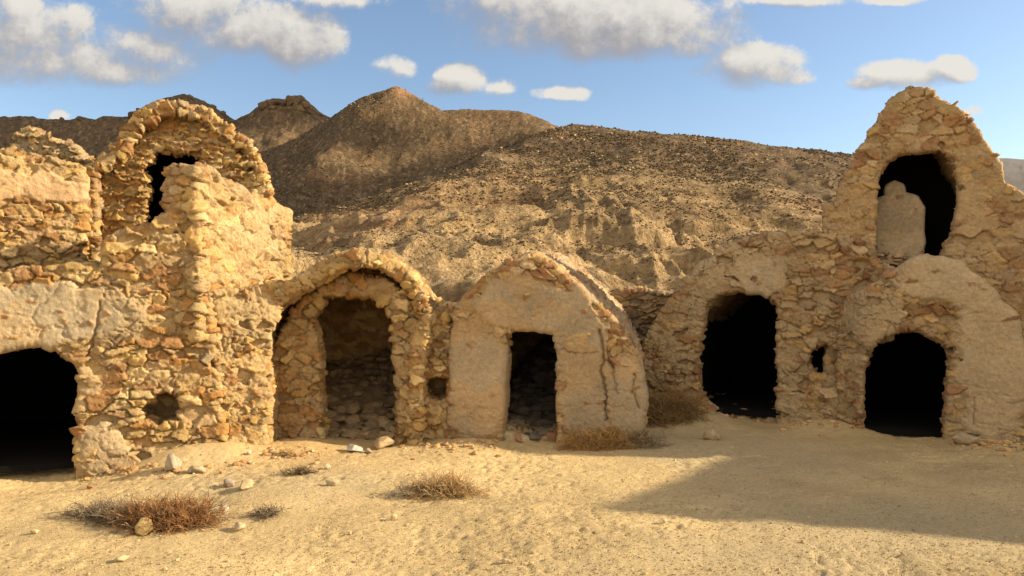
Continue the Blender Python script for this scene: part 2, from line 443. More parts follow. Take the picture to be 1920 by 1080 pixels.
slab('back_wall', Frame(G1.O+np.array([-.2, 2.6]), rot(0)), [(540, 960), (540, 500), (790, 500), (790, 960)], 0, .3, 33, parent=ga, res=.03, fill=.3, mat=M_INT,
     uv=[(-1.1, -.3), (-1.1, 1.5), (-.6, 2.0), (.5, 2.0), (1.1, 1.5), (1.1, -.3)], pal=PAL*1.15, mort=(.44, .29, .15))

# ---- stone pier with a small square hole --------------------------------------
PR = Frame(W(815, 8.62), rot(2))
tag(slab('stone_pier', PR, [(776, 960), (782, 640), (798, 600), (816, 584), (840, 596), (862, 640), (868, 960)], 0, .7, 41, niches=[([(798, 712), (816, 708), (838, 708), (840, 742), (820, 752), (800, 746)], .55)],
     fill=.5, mort=(.42, .26, .12), scale=(0.146, 0.172, 0.112)), 'narrow orange-brown rubble pier with a small square hole, between the two low vaults', 'pier')

# ---- second low vault: plastered front --------------------------------------------
G2 = Frame(W(1025, 8.5), rot(-2), D=(.15, 1, .06))
gb = thing('vaulted_storehouse', 'low vaulted storehouse with grey plastered front, rectangular doorway and long vertical crack', 'ruin', GRP)
g2o = [(832, 960), (836, 813), (846, 673), (846, 590), (858, 560), (889, 535), (917, 510), (955, 490), (983, 479), (1002, 476), (1018, 481), (1041, 499), (1078, 527), (1111, 553), (1134, 574), (1162, 604), (1184, 650), (1204, 678), (1211, 728), (1208, 798), (1210, 960)]
slab('facade', G2, g2o, 0, .4, 51, parent=gb,
     holes=[[(938, 980), (940, 831), (946, 681), (950, 621), (1000, 618), (1039, 627), (1044, 681), (1046, 980)]],
     fill=.42, amp=.75, blobs=[(895, 720, 66, 115, 1.2, 1.), (1000, 575, 115, 56, 1.2, 1.), (1070, 640, 75, 80, 1.1, 1.), (1100, 740, 64, 110, 1.1, .95), (1180, 740, 40, 80, 1.0, .95), (880, 600, 36, 40, .35, .2),
                               (985, 497, 60, 16, -.5, 0), (1160, 625, 20, 40, -.3, 0), (1050, 700, 14, 60, -.7, 0)],
     cracks=[([(1124, 620), (1131, 650), (1130, 700), (1138, 735), (1136, 790)], .012, .09), ([(1138, 650), (1147, 690), (1160, 740)], .006, .045), ([(1190, 700), (1186, 735), (1196, 765)], .009, .06),
             ([(1052, 655), (1090, 664), (1120, 660)], .006, .04), ([(850, 760), (930, 764)], .004, .02)], pal=PAL_R*1.12, mort=(.42, .265, .12), plas=(.335, .258, .165), rough=.04)
slab('vault_shell', G2, g2o, .08, 3.1, 52, parent=gb, shell=.24, fill=.62, scale=(0.172, 0.172, 0.103), coarse=.06, rough=.07, amp=1., blobs=[(1000, 600, 600, 600, .1, .8)], pal=PAL_R, mort=(.36, .27, .15), plas=(.37, .29, .18), uv=None)
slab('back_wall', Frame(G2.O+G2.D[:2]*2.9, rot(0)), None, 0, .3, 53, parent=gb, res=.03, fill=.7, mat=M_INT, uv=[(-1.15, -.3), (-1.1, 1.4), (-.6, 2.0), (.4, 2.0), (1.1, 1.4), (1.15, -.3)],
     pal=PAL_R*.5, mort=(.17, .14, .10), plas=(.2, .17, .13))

# ---- rear walls -------------------------------------------------------------------
RW = Frame(W(1200, 11.4), rot(-4))
tag(slab('rear_wall', RW, [(1100, 900), (1110, 556), (1150, 545), (1200, 541), (1245, 546), (1268, 544), (1272, 900)], 0, .5, 61, fill=.25, scale=(0.232, 0.189, 0.103), pal=PAL_R*.8, mort=(.27, .2, .13)),
    'dark low rubble wall set back between the cracked vault and the right-hand ruin', 'wall')
RX = Frame(W(840, 12.2), rot(0))
tag(slab('boundary_wall', RX, [(700, 800), (700, 574), (790, 570), (870, 566), (960, 572), (1130, 560), (1130, 800)], 0, .5, 62, res=.024, fill=.5, scale=(0.258, 0.215, 0.112), pal=PAL_R, mort=(.36, .27, .17)),
    'low tan wall glimpsed behind the gap between the two low vaults', 'wall')

# ---- right-hand ruin -------------------------------------------------------------
P1, P2 = W(1220, 10.6), W(1920, 8.6)
FR = Frame(P1, P2-P1)
r1 = thing('vaulted_storehouse', 'brown storehouse wall with a tall black doorway and rounded left shoulder, in shade', 'ruin', GRP)
slab('facade', FR, [(1196, 960), (1200, 660), (1214, 616), (1250, 570), (1281, 524), (1320, 492), (1351, 462), (1398, 443), (1429, 437), (1476, 435), (1494, 428), (1530, 431), (1560, 430), (1640, 470), (1668, 520), (1668, 960)], 0, .22, 71, parent=r1,
     holes=[[(1322, 754), (1309, 727), (1311, 653), (1318, 592), (1325, 566), (1342, 551), (1374, 546), (1421, 549), (1446, 558), (1454, 575), (1456, 602), (1454, 649), (1458, 696), (1454, 840), (1385, 840), (1380, 792), (1346, 774)],
            [(1617, 980), (1617, 713), (1622, 682), (1640, 640), (1700, 640), (1700, 980)],
            [(1516, 652), (1548, 645), (1576, 656), (1582, 684), (1562, 704), (1530, 702), (1518, 680)]],
     
     fill=0.62, scale=(0.198, 0.172, 0.133), blobs=[(1425, 512, 58, 42, 1.0, 1.), (1310, 570, 60, 60, .45, .25), (1350, 495, 80, 40, .4, .3), (1240, 660, 50, 60, .15, 0), (1580, 720, 30, 60, .25, .1), (1480, 760, 40, 30, .3, .2)], pal=PAL_R,
     mort=(.42, .30, .165), plas=(.385, .29, .18))
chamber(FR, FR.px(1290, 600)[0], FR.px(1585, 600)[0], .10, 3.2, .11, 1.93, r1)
slab('rear_vault', Frame(FR.O+FR.P*.12, FR.U), None, 0, 3.0, 74, parent=r1, res=.035, coarse=.08, fill=.6, pal=PAL_R, mort=(.36, .25, .13), plas=(.36, .27, .16), shell=.25,
     uv=[(u, v-.03) for u, v in FR.poly([(1215, 960), (1220, 640), (1262, 572), (1330, 500), (1400, 452), (1470, 442), (1540, 470), (1590, 560), (1600, 960)])])
r2 = thing('vaulted_storehouse', 'low storehouse with bulging grey-brown plastered front and black arched doorway, at the right', 'ruin', GRP)
slab('facade', FR, [(1566, 960), (1566, 720), (1568, 620), (1574, 572), (1617, 545), (1656, 511), (1694, 493), (1733, 481), (1768, 479), (1803, 495), (1836, 522), (1870, 552), (1900, 590), (1916, 640), (1930, 720), (1936, 960)], -.3, .02, 72, parent=r2,
     holes=[[(1616, 980), (1617, 713), (1622, 682), (1632, 654), (1656, 631), (1687, 619), (1710, 620), (1741, 631), (1768, 645), (1782, 654), (1778, 709), (1772, 771), (1770, 980)]],
     fill=0.64, amp=.85, blobs=[(1860, 650, 80, 150, 1.0, 1.), (1760, 528, 90, 46, 1.0, .95), (1640, 590, 64, 60, .6, .3), (1850, 760, 60, 60, .5, .8), (1600, 740, 20, 60, -.3, 0), (1730, 580, 50, 22, -.25, 0)], pal=PAL_R, mort=(.42, .30, .165), plas=(.39, .295, .18), dplane=-.3, rough=.05,
     front=lambda u, v: -.3+.22*(1-sst(FR.px(1572, 600)[0], FR.px(1640, 600)[0], u)),
     cracks=[([(1822, 740), (1820, 790)], .006, .04), ([(1640, 640), (1672, 608), (1700, 600)], .005, .03)], scale=(0.172, 0.172, 0.103))
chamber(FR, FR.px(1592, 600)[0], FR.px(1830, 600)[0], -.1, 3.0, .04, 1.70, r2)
r3 = thing('vaulted_storehouse', 'tall pointed upper vault with a large black arched opening, highest of the right-hand ruin', 'ruin', GRP)
r3o = [(1541, 620), (1542, 440), (1543, 383), (1567, 377), (1571, 356), (1587, 318), (1600, 288), (1626, 247), (1646, 219), (1663, 195), (1684, 172), (1708, 160), (1738, 162), (1770, 180), (1799, 201), (1828, 229), (1850, 258),
       (1869, 288), (1881, 316), (1889, 342), (1893, 350), (1912, 354), (1926, 366), (2040, 380), (2160, 430), (2180, 1100), (1910, 1100), (1910, 620)]
slab('facade', FR, r3o, .08, .27, 73, parent=r3,
     holes=[[(1643, 399), (1644, 347), (1652, 321), (1667, 299), (1689, 286), (1722, 283), (1752, 281), (1774, 288), (1790, 297), (1793, 325), (1798, 347), (1796, 392), (1789, 421), (1784, 444), (1770, 455), (1768, 500), (1722, 512), (1681, 505), (1656, 494), (1640, 480)]],
     fill=0.56, scale=(0.206, 0.172, 0.133), blobs=[(1700, 240, 90, 70, .1, 0), (1820, 420, 40, 90, .35, .2), (1660, 400, 26, 90, .4, .4)], pal=PAL_R*1.08, mort=(.43, .295, .15), plas=(.40, .30, .18), dplane=.08, rough=.03, amp=.8)
slab('rear_vault', Frame(FR.O+FR.P*.15, FR.U), None, 0, 1.25, 75, parent=r3, res=.03, coarse=.08, fill=.6, pal=PAL_R, mort=(.36, .26, .15), shell=.12,
     uv=[(u-.05*(u > 2.9), v-.1) for u, v in FR.poly([(1580, 600), (1584, 380), (1606, 290), (1640, 235), (1670, 195), (1711, 172), (1740, 178), (1785, 214), (1830, 268), (1852, 318), (1866, 380), (1870, 600)])])
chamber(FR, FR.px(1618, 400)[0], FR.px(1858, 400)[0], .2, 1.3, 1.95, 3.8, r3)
PT = Frame(FR.O+FR.P*.5, FR.U)
slab('partition', PT, [(1640, 540), (1641, 400), (1643, 374), (1658, 366), (1661, 348), (1676, 340), (1694, 346), (1698, 362), (1722, 368), (1736, 390), (1733, 440), (1732, 540)], 0, .2, 76, parent=r3, fill=1.1,
     blobs=[(1690, 430, 120, 120, .4, 1.)], pal=PAL_R, mort=(.44, .33, .2), plas=(.34, .26, .165), rough=.03, amp=.4, bulge_=0., k=.012)

# ---- the house further along the court, out of the picture, that throws the pointed shadow ----
OH = Frame((10.1, 4.55), (.07, .9976), D=(.9976, -.07, 0))
oh = thing('vaulted_storehouse', 'gabled storehouse further along the court, throwing the pointed shadow from the right', 'ruin', GRP)
slab('facade', OH, None, 0, .6, 81, parent=oh, res=.05, coarse=.1, fill=.4, pal=PAL_R, mort=(.36, .26, .15), rough=.03,
     uv=[(-.9, -.3), (-.8, .9), (-.3, 1.9), (.35, 2.5), (.88, 3.03), (1.4, 3.7), (1.75, 4.18), (1.95, 4.32), (2.25, 4.2), (2.75, 4.0), (3.95, 3.6), (6.4, 3.2), (6.4, -.3)])
print('ruins done %.1fs' % (time.time()-T0))
# ------------------------------------------------------------------ ground
rng = np.random.default_rng(5)
MOUNDS = [(*W(1270, 10.1), .25, .6), (*W(1555, 9.35), .13, .45), (*W(1410, 9.95), -.05, .4), (*W(350, 7.55), .16, .40), (*W(440, 7.75), .10, .3), (*W(560, 8.3), .08, .5), (*W(880, 8.6), .07, .5), (*W(200, 7.0), -.03, .5),
          (*W(1850, 8.6), .06, .5), (*W(330, 5.9), -.06, .45), (*W(520, 6.3), .04, .5), (*W(830, 6.6), .05, .4), (*W(1800, 7.2), .03, 1.2), (*W(40, 6.9), -.15, .75), (*W(1700, 8.9), -.05, .5)]
def ground_z(x, y):
    x = np.atleast_1d(np.asarray(x, float)); y = np.atleast_1d(np.asarray(y, float))
    P = np.stack([x, y, np.zeros_like(x)], 1)
    near = np.exp(-np.maximum(0, np.hypot(x, y-7)-9)/9)
    z = (fbm(P*.55, 301, 3)-.5)*.08*near + (fbm(P*2.1+5, 302, 4)-.5)*.034*near
    for (mx, my, h, r) in MOUNDS:
        z = z+h*np.exp(-((x-mx)**2+(y-my)**2)/(r*r))
    far = np.maximum(0, np.hypot(x, y-6)-14)
    return z-.03*far*(far < 60)-1.8*(far >= 60)
xs = np.concatenate([-np.geomspace(3000, 6.3, 46), np.arange(-6.2, 7.0, .021), np.geomspace(7.1, 3000, 46)])
ys = np.concatenate([-np.geomspace(60, .4, 14), np.arange(-.3, 3.6, .1), np.arange(3.6, 11.2, .019), np.arange(11.3, 14, .12), np.geomspace(14.2, 3000, 46)])
X, Y = np.meshgrid(xs, ys, indexing='ij'); X = X.ravel(); Y = Y.ravel()
z = ground_z(X, Y)
P = np.stack([X, Y, 0*X], 1)
fm = (np.abs(X) < 7.2) & (Y > 3) & (Y < 11.4)
Pf = P[fm]
rough = sst(.40, .62, fbm(Pf*.9+70, 310, 4))
grain = (fbm(Pf*34, 311, 3, .75)-.5)*.020*(.6+rough)+(fbm(Pf*6, 315, 3)-.5)*.012*rough
pit = ridged(Pf*np.array([5.5, 7., 1]), 312, 4)
crust = -sst(.70, .9, pit)*.016*rough
w1, w2, wi, wv = worley(Pf*np.array([17., 17., 1.]), 313, .45)
clod = sst(.42, .12, w1)*.013*((wi & 255)/255.)*sst(.35, .7, fbm(Pf*1.3+9, 314, 4))*1.1
z[fm] += grain+crust+clod
tone = np.tile(np.array([.485, .355, .178]), (len(X), 1))
b1 = fbm(P*.7+3, 320, 5); b2 = fbm(P*3.3+3, 321, 4)
tone *= (.82+.5*(b1-.5)+.34*(b2-.5)+.12)[:, None]
gr = sst(.48, .66, fbm(P*.42+91, 322, 4))[:, None]
tone = tone*(1-.75*gr)+np.array([.385, .30, .17])*.75*gr
og = (np.exp(-((X-W(560, 8.)[0])**2+(Y-8.)**2)/.8))[:, None]*.5      # reddish earth washed off the walls
tone = tone*(1-og)+np.array([.52, .32, .12])*og
nx, ny = len(xs), len(ys)
ii = np.arange(nx*ny).reshape(nx, ny)
Q = np.stack([ii[:-1, :-1], ii[1:, :-1], ii[1:, 1:], ii[:-1, 1:]], -1).reshape(-1, 4)
tag(mesh_obj('ground', np.stack([X, Y, z], 1), Q, M_GROUND, col=tone), kind='structure')
print('ground %.1fs' % (time.time()-T0))

# ------------------------------------------------------------------ stones
import bmesh
def ico(sub):
    bm = bmesh.new(); bmesh.ops.create_icosphere(bm, subdivisions=sub, radius=1)
    V = np.array([v.co[:] for v in bm.verts]); F = np.array([[v.index for v in f.verts] for f in bm.faces]); bm.free()
    return V/np.linalg.norm(V, axis=1, keepdims=True), F
ICO = {s: ico(s) for s in (1, 2, 3, 4)}
def rock(sub, size, rg, nplanes=13, bumpy=.06):
    D, Fc = ICO[sub]
    n = rg.normal(size=(nplanes, 3)); n /= np.linalg.norm(n, axis=1, keepdims=True)
    d = rg.uniform(.62, 1.0, nplanes)
    r = np.min(d[None]/np.maximum(D@n.T, .08), 1); r = np.minimum(r, 1.25)
    r = r*(1+bumpy*2*(fbm(D*2.3+rg.uniform(0, 99), int(rg.integers(1e6)), 3)-.5))
    V = D*r[:, None]*np.array(size)
    a = rg.uniform(0, 6.28); c, s = math.cos(a), math.sin(a)
    return V@np.array([[c, s, 0], [-s, c, 0], [0, 0, 1.]]), Fc
def rock_pile(name, items, mat, parent=None):
    """items: (pos, size, sub, tone)"""
    Vs, Fs, Cs, o = [], [], [], 0
    for pos, size, sub, tn in items:
        V, Fc = rock(sub, size, rng)
        Vs.append(V+np.array(pos)); Fs.append(Fc+o); o += len(V)
        Cs.append(np.tile(np.array(tn), (len(V), 1)))
    return mesh_obj(name, np.concatenate(Vs), np.concatenate(Fs), mat, parent, np.concatenate(Cs), smooth=False)

def gp(px, y):
    p = G(px, y)
    for _ in range(4):
        p = G(px, y, ground_z(p[0], p[1])[0])
    return p
ROCKS = [  # pixel of the foot, size (m), tone, label, rotation seed
    (1336, 826, (.115, .11, .115), (.45, .33, .20), 'round pale boulder beside the dry shrubs, in front of the tall black doorway', 3),
    (1817, 836, (.17, .11, .085), (.42, .32, .20), 'squared stone block at the foot of the right-hand arched doorway', 4),
    (318, 886, (.085, .075, .09), (.40, .315, .21), 'buff-grey pointed rock leaning at the foot of the tower', 5),
    (362, 888, (.085, .075, .05), (.44, .35, .22), 'low buff rock beside the buff-grey pointed rock at the tower foot', 6),
    (426, 914, (.06, .05, .045), (.36, .28, .20), 'dark grey stone in front of the tower corner', 7),
    (458, 919, (.085, .06, .04), (.50, .38, .21), 'yellowish flat stone right of the dark grey stone', 8),
    (662, 848, (.09, .07, .05), (.55, .49, .41), 'small white stone lying in the open arch doorway', 9),
    (716, 842, (.20, .12, .065), (.46, .33, .18), 'long tan slab on the sill of the open arch doorway', 10),
    (620, 912, (.055, .045, .03), (.52, .40, .24), 'flat buff stone lying alone in front of the open arch', 11),
    (612, 880, (.03, .03, .025), (.52, .42, .28), 'small pale stone between the dead twigs and the open arch', 12),
    (738, 976, (.025, .022, .028), (.58, .46, .26), 'small pale stone nearer than the straw-coloured shrub', 13),
    (446, 996, (.06, .045, .028), (.48, .37, .22), 'buff stone at the right end of the big brown shrub', 14),
    (418, 958, (.05, .03, .03), (.55, .47, .36), 'whitish splinter stone right of the big brown shrub', 15),
    (262, 1004, (.075, .06, .06), (.52, .36, .15), 'ochre stone at the front edge of the big brown shrub', 16),
    (62, 1003, (.03, .022, .018), (.56, .44, .22), 'small yellow chip on the sand left of the big brown shrub', 17),
    (224, 1055, (.05, .03, .022), (.50, .38, .22), 'lumpy clod near the bottom left, on open sand', 18),
    (466, 862, (.026, .02, .03), (.56, .48, .36), 'small white pebble at the foot of the splayed tower wall', 19),
    (1247, 981, (.022, .02, .02), (.60, .50, .32), 'tiny pale stone on the front edge of the pointed shadow', 20),
    (948, 1058, (.03, .02, .018), (.50, .38, .22), 'small clod on the open sand at the bottom centre', 21),
    (690, 850, (.05, .04, .03), (.40, .32, .22), 'small brown stone between the white stone and the tan slab', 22),
]
for (px, y, size, tn, lab, sd) in ROCKS:
    rg = np.random.default_rng(sd*7+1)
    V, Fc = rock(4 if size[0] > .06 else 3, size, rg, 60 if sd == 3 else 16, .13 if sd == 3 else .10)
    p = gp(px, y)
    V[:, 2] -= V[:, 2].min()+size[2]*.25
    o = mesh_obj('stone', V, Fc, M_ROCK, None, np.tile(np.array(tn), (len(V), 1))*(.8+.5*(fbm(V*30, sd, 3)-.5))[:, None], smooth=True)
    o.location = (p[0], p[1]+size[1]*.8, ground_z(p[0], p[1]+size[1]*.8)[0]); tag(o, lab, 'stone', 'loose stones on the sand')
# pebbles and chips, countless
items = []
n = 52000
px = rng.uniform(-300, 2200, n); yy = 815+rng.uniform(0, 1, n)**1.1*300
for a, b in zip(px, yy):
    p = G(a, b)
    if p[1] > 9.2 or p[1] < 3.4: continue
    s = .0028+.0045*rng.random()**3+(.012*(rng.random() < .004))
    t = rng.uniform(.75, 1.15)
    items.append(((p[0], p[1], 0), (s, s*rng.uniform(.6, 1), s*rng.uniform(.5, .9)), 1, np.array([.47, .335, .16])*t*rng.uniform(.6, 1.15)))
zz = ground_z([i[0][0] for i in items], [i[0][1] for i in items])
items = [((i[0][0], i[0][1], q+.002), i[1], i[2], i[3]) for i, q in zip(items, zz)]
# tumbled chips along the feet of the walls
for (x0, y0, x1, y1, m) in ((150, 884, 420, 866, 260), (420, 862, 500, 846, 90), (500, 842, 600, 846, 110), (750, 838, 935, 830, 120), (1050, 828, 1215, 812, 80), (1460, 790, 1615, 795, 90), (1785, 825, 1930, 838, 120)):
    for _ in range(m):
        t = rng.random(); p = gp(x0+(x1-x0)*t, y0+(y1-y0)*t+abs(rng.normal())*9-3)
        s = .010+.042*rng.random()**3.5
        items.append(((p[0], p[1], p[2]+s*.2), (s, s*.8, s*.6), 2, PAL_R[rng.integers(len(PAL_R))]*1.05))
tag(rock_pile('gravel', items, M_ROCK), 'small chips and pebbles strewn over the sand', 'gravel', kind='stuff')

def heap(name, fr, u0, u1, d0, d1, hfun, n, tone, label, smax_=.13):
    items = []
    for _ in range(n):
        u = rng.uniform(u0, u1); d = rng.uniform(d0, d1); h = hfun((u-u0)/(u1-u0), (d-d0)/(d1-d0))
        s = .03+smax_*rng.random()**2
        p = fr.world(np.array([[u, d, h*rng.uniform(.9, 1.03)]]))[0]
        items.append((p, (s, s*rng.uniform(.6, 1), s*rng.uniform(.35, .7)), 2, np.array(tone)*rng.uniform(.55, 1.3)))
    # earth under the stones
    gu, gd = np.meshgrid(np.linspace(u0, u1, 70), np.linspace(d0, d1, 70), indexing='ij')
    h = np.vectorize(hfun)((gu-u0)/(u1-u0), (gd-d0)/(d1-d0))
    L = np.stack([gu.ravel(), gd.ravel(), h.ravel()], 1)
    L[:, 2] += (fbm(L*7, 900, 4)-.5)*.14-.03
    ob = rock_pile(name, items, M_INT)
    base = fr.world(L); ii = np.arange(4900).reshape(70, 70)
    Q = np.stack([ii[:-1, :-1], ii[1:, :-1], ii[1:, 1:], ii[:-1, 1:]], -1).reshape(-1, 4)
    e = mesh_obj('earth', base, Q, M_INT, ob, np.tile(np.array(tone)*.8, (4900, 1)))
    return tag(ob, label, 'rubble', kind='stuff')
heap('rubble', G1, -1.0, .75, .3, 2.85, lambda s, t: .02+.78*sst(.05, .9, t)*(.85+.3*s), 420, (.36, .25, .14), 'fallen stones heaped inside the open arch')
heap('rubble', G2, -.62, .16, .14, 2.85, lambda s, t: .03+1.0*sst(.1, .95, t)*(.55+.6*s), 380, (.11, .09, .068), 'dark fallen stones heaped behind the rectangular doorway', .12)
heap('rubble', FR, FR.px(1650, 480)[0]-.1, FR.px(1735, 480)[0]+.05, .22, .5, lambda s, t: 2.1+.12*t, 60, (.36, .24, .14), 'loose stones lying on the floor of the upper right vault', .05)
print('stones %.1fs' % (time.time()-T0))

# ------------------------------------------------------------------ dry shrubs
def tubes(paths, rad0, cols):
    """paths: list of (k,3); tapering three-sided tubes"""
    Vs, Qs, Cs, o = [], [], [], 0
    for p, r0, c in zip(paths, rad0, cols):
        k = len(p)
        t = np.gradient(p, axis=0); t /= np.linalg.norm(t, axis=1, keepdims=True)+1e-9
        up = np.array([.31, .17, .93]); s = np.cross(t, up); s /= np.linalg.norm(s, axis=1, keepdims=True)+1e-9
        b = np.cross(t, s)
        r = (r0*np.linspace(1, .35, k))[:, None]
        ring = np.stack([p+s*r, p+(-.5*s+.87*b)*r, p+(-.5*s-.87*b)*r], 1).reshape(-1, 3)
        Vs.append(ring); Cs.append(np.tile(c, (3*k, 1)))
        i = np.arange(k-1)[:, None]*3+o
        Qs.append(np.concatenate([np.concatenate([i+j, i+(j+1) % 3, i+3+(j+1) % 3, i+3+j], 1) for j in range(3)]))
        o += 3*k
    return np.concatenate(Vs), np.concatenate(Qs), np.concatenate(Cs)
def shrub(px, y, wid, hei, dep, n, pal, label, seed, lean=(0, 0), straw=.2, twig=.0030, flat=.5, yoff=0):
    rg = np.random.default_rng(seed)
    root = gp(px, y); root[1] += yoff
    paths, rads, cols = [], [], []
    for i in range(n):
        az = rg.uniform(0, 6.283); el = rg.uniform(.02, 1.)**(1+flat)*1.35
        ln = rg.uniform(.55, 1.0)
        dirv = np.array([math.cos(az)*math.cos(el), math.sin(az)*math.cos(el), math.sin(el)])
        p = np.array([rg.normal()*.13*wid, rg.normal()*.13*dep, 0.]); pts = [p.copy()]; d = dirv.copy()
        for s in range(7):
            d = d+rg.normal(size=3)*.34+np.array([lean[0], lean[1], -.07])*.5
            d /= np.linalg.norm(d)
            p = p+d*ln*np.array([wid*.5, dep*.5, hei])/7
            p[2] = max(p[2], .004+.02*rg.random()); pts.append(p.copy())
        pts = np.array(pts); paths.append(pts)
        st = rg.random() < straw
        c = np.array([.46, .36, .22])*rg.uniform(.7, 1.15) if st else np.array(pal[rg.integers(len(pal))])*rg.uniform(.6, 1.3)
        rads.append(twig*(1.5 if st else 1.1)); cols.append(c)
        for b in range(5 if not st else 2):
            k = rg.integers(2, 7); q = pts[k].copy(); d2 = (pts[k]-pts[k-1]); d2 /= np.linalg.norm(d2)+1e-9
            bp = [q.copy()]
            for s in range(4):
                d2 = d2+rg.normal(size=3)*.6; d2 /= np.linalg.norm(d2)
                q = q+d2*.028*rg.uniform(.6, 1.5)*(hei/.25)**.5; q[2] = max(q[2], .004); bp.append(q.copy())
            paths.append(np.array(bp)); rads.append(twig*.8); cols.append(c*rg.uniform(.8, 1.3))
    V, Qd, Cc = tubes(paths, rads, cols)
    V[:, 2] += ground_z(V[:, 0]+root[0], V[:, 1]+root[1])-ground_z(root[0], root[1])
    o = mesh_obj('dry_shrub', V, Qd, M_TWIG, None, Cc)
    o.location = (root[0], root[1], ground_z(root[0], root[1])[0])
    return tag(o, label, 'shrub', 'dry shrubs on the sand')
BR = [(.21, .10, .038), (.26, .125, .048), (.17, .09, .045), (.30, .155, .055)]
OL = [(.24, .15, .06), (.28, .17, .06), (.20, .13, .06), (.32, .19, .07)]
GY = [(.20, .15, .10), (.16, .12, .08), (.25, .19, .12)]
shrub(318, 984, .82, .25, .55, 700, BR, 'big sprawling red-brown shrub lying in front of the tower', 1, straw=.06)
o = shrub(222, 975, .80, .16, .42, 420, GY, 'flat grey-brown shrub with bare twigs, left of the big red-brown one', 2, straw=.12)
shrub(838, 925, .62, .20, .45, 280, [(.36, .21, .08), (.30, .17, .06), (.42, .28, .13)], 'straw and rust coloured shrub alone on the sunlit sand, before the open arch', 3, lean=(.08, 0), straw=.16)
shrub(785, 925, .5, .13, .42, 90, GY, 'bleached bare stems at the left edge of the rust coloured shrub', 33, lean=(-.1, 0), straw=.6)
shrub(1120, 840, .95, .33, .26, 520, [(.40, .23, .08), (.34, .19, .07), (.46, .29, .12)], 'rust coloured shrub against the cracked plaster front', 4, straw=.1)
shrub(1190, 838, .75, .22, .26, 200, GY, 'grey leafless shrub at the corner of the cracked plaster front', 5, straw=.3)
shrub(1255, 800, 1.05, .48, .6, 520, OL, 'tall olive-brown shrub between the cracked vault and the round boulder', 6, straw=.05)
shrub(560, 890, .34, .10, .22, 46, [(.14, .09, .05), (.19, .13, .07)], 'small dead twiggy tuft in front of the open arch', 7, straw=.1)
shrub(500, 968, .30, .10, .24, 50, GY, 'small faded shrub right of the big red-brown one', 8, straw=.1)
shrub(1042, 826, .18, .18, .16, 40, OL, 'thin weed beside the rectangular doorway', 9, straw=.3)
shrub(538, 856, .16, .10, .16, 40, [(.40, .25, .09), (.32, .2, .08)], 'tiny yellow weed at the foot of the open arch left jamb', 10, straw=.3)
print('shrubs %.1fs' % (time.time()-T0))

# ------------------------------------------------------------------ hills
def ip(x, pts):
    pts = np.array(pts, float); return np.interp(x, pts[:, 0], pts[:, 1])
CR_A = [(-1500, 520), (0, 500), (380, 470), (540, 440), (620, 420), (700, 395), (800, 360), (880, 325), (960, 282), (1030, 246), (1060, 240), (1078, 236), (1100, 240), (1200, 246), (1300, 255), (1400, 265), (1500, 278), (1600, 294), (1750, 330), (1900, 370), (2300, 430), (3500, 500)]
CR_B = [(-1500, 420), (300, 330), (430, 296), (480, 288), (560, 258), (620, 222), (650, 203), (680, 186), (700, 176), (725, 168), (745, 161), (760, 166), (775, 175), (800, 190), (830, 206), (900, 228), (980, 248), (1050, 266), (1150, 330), (1400, 420), (3500, 500)]
CR_C = [(-1500, 420), (600, 320), (780, 226), (830, 207), (870, 205), (970, 208), (990, 214), (1010, 222), (1045, 236), (1090, 262), (1300, 360), (3500, 480)]
CR_D = [(-1500, 250), (-200, 220), (0, 220), (60, 219), (75, 223), (120, 226), (150, 222), (180, 226), (192, 220), (240, 219), (262, 205), (300, 188), (345, 176), (380, 188), (430, 218), (440, 226), (470, 212), (492, 190), (510, 184), (535, 187), (550, 180), (565, 178), (576, 190), (605, 214), (625, 222), (700, 262), (900, 380), (3500, 500)]
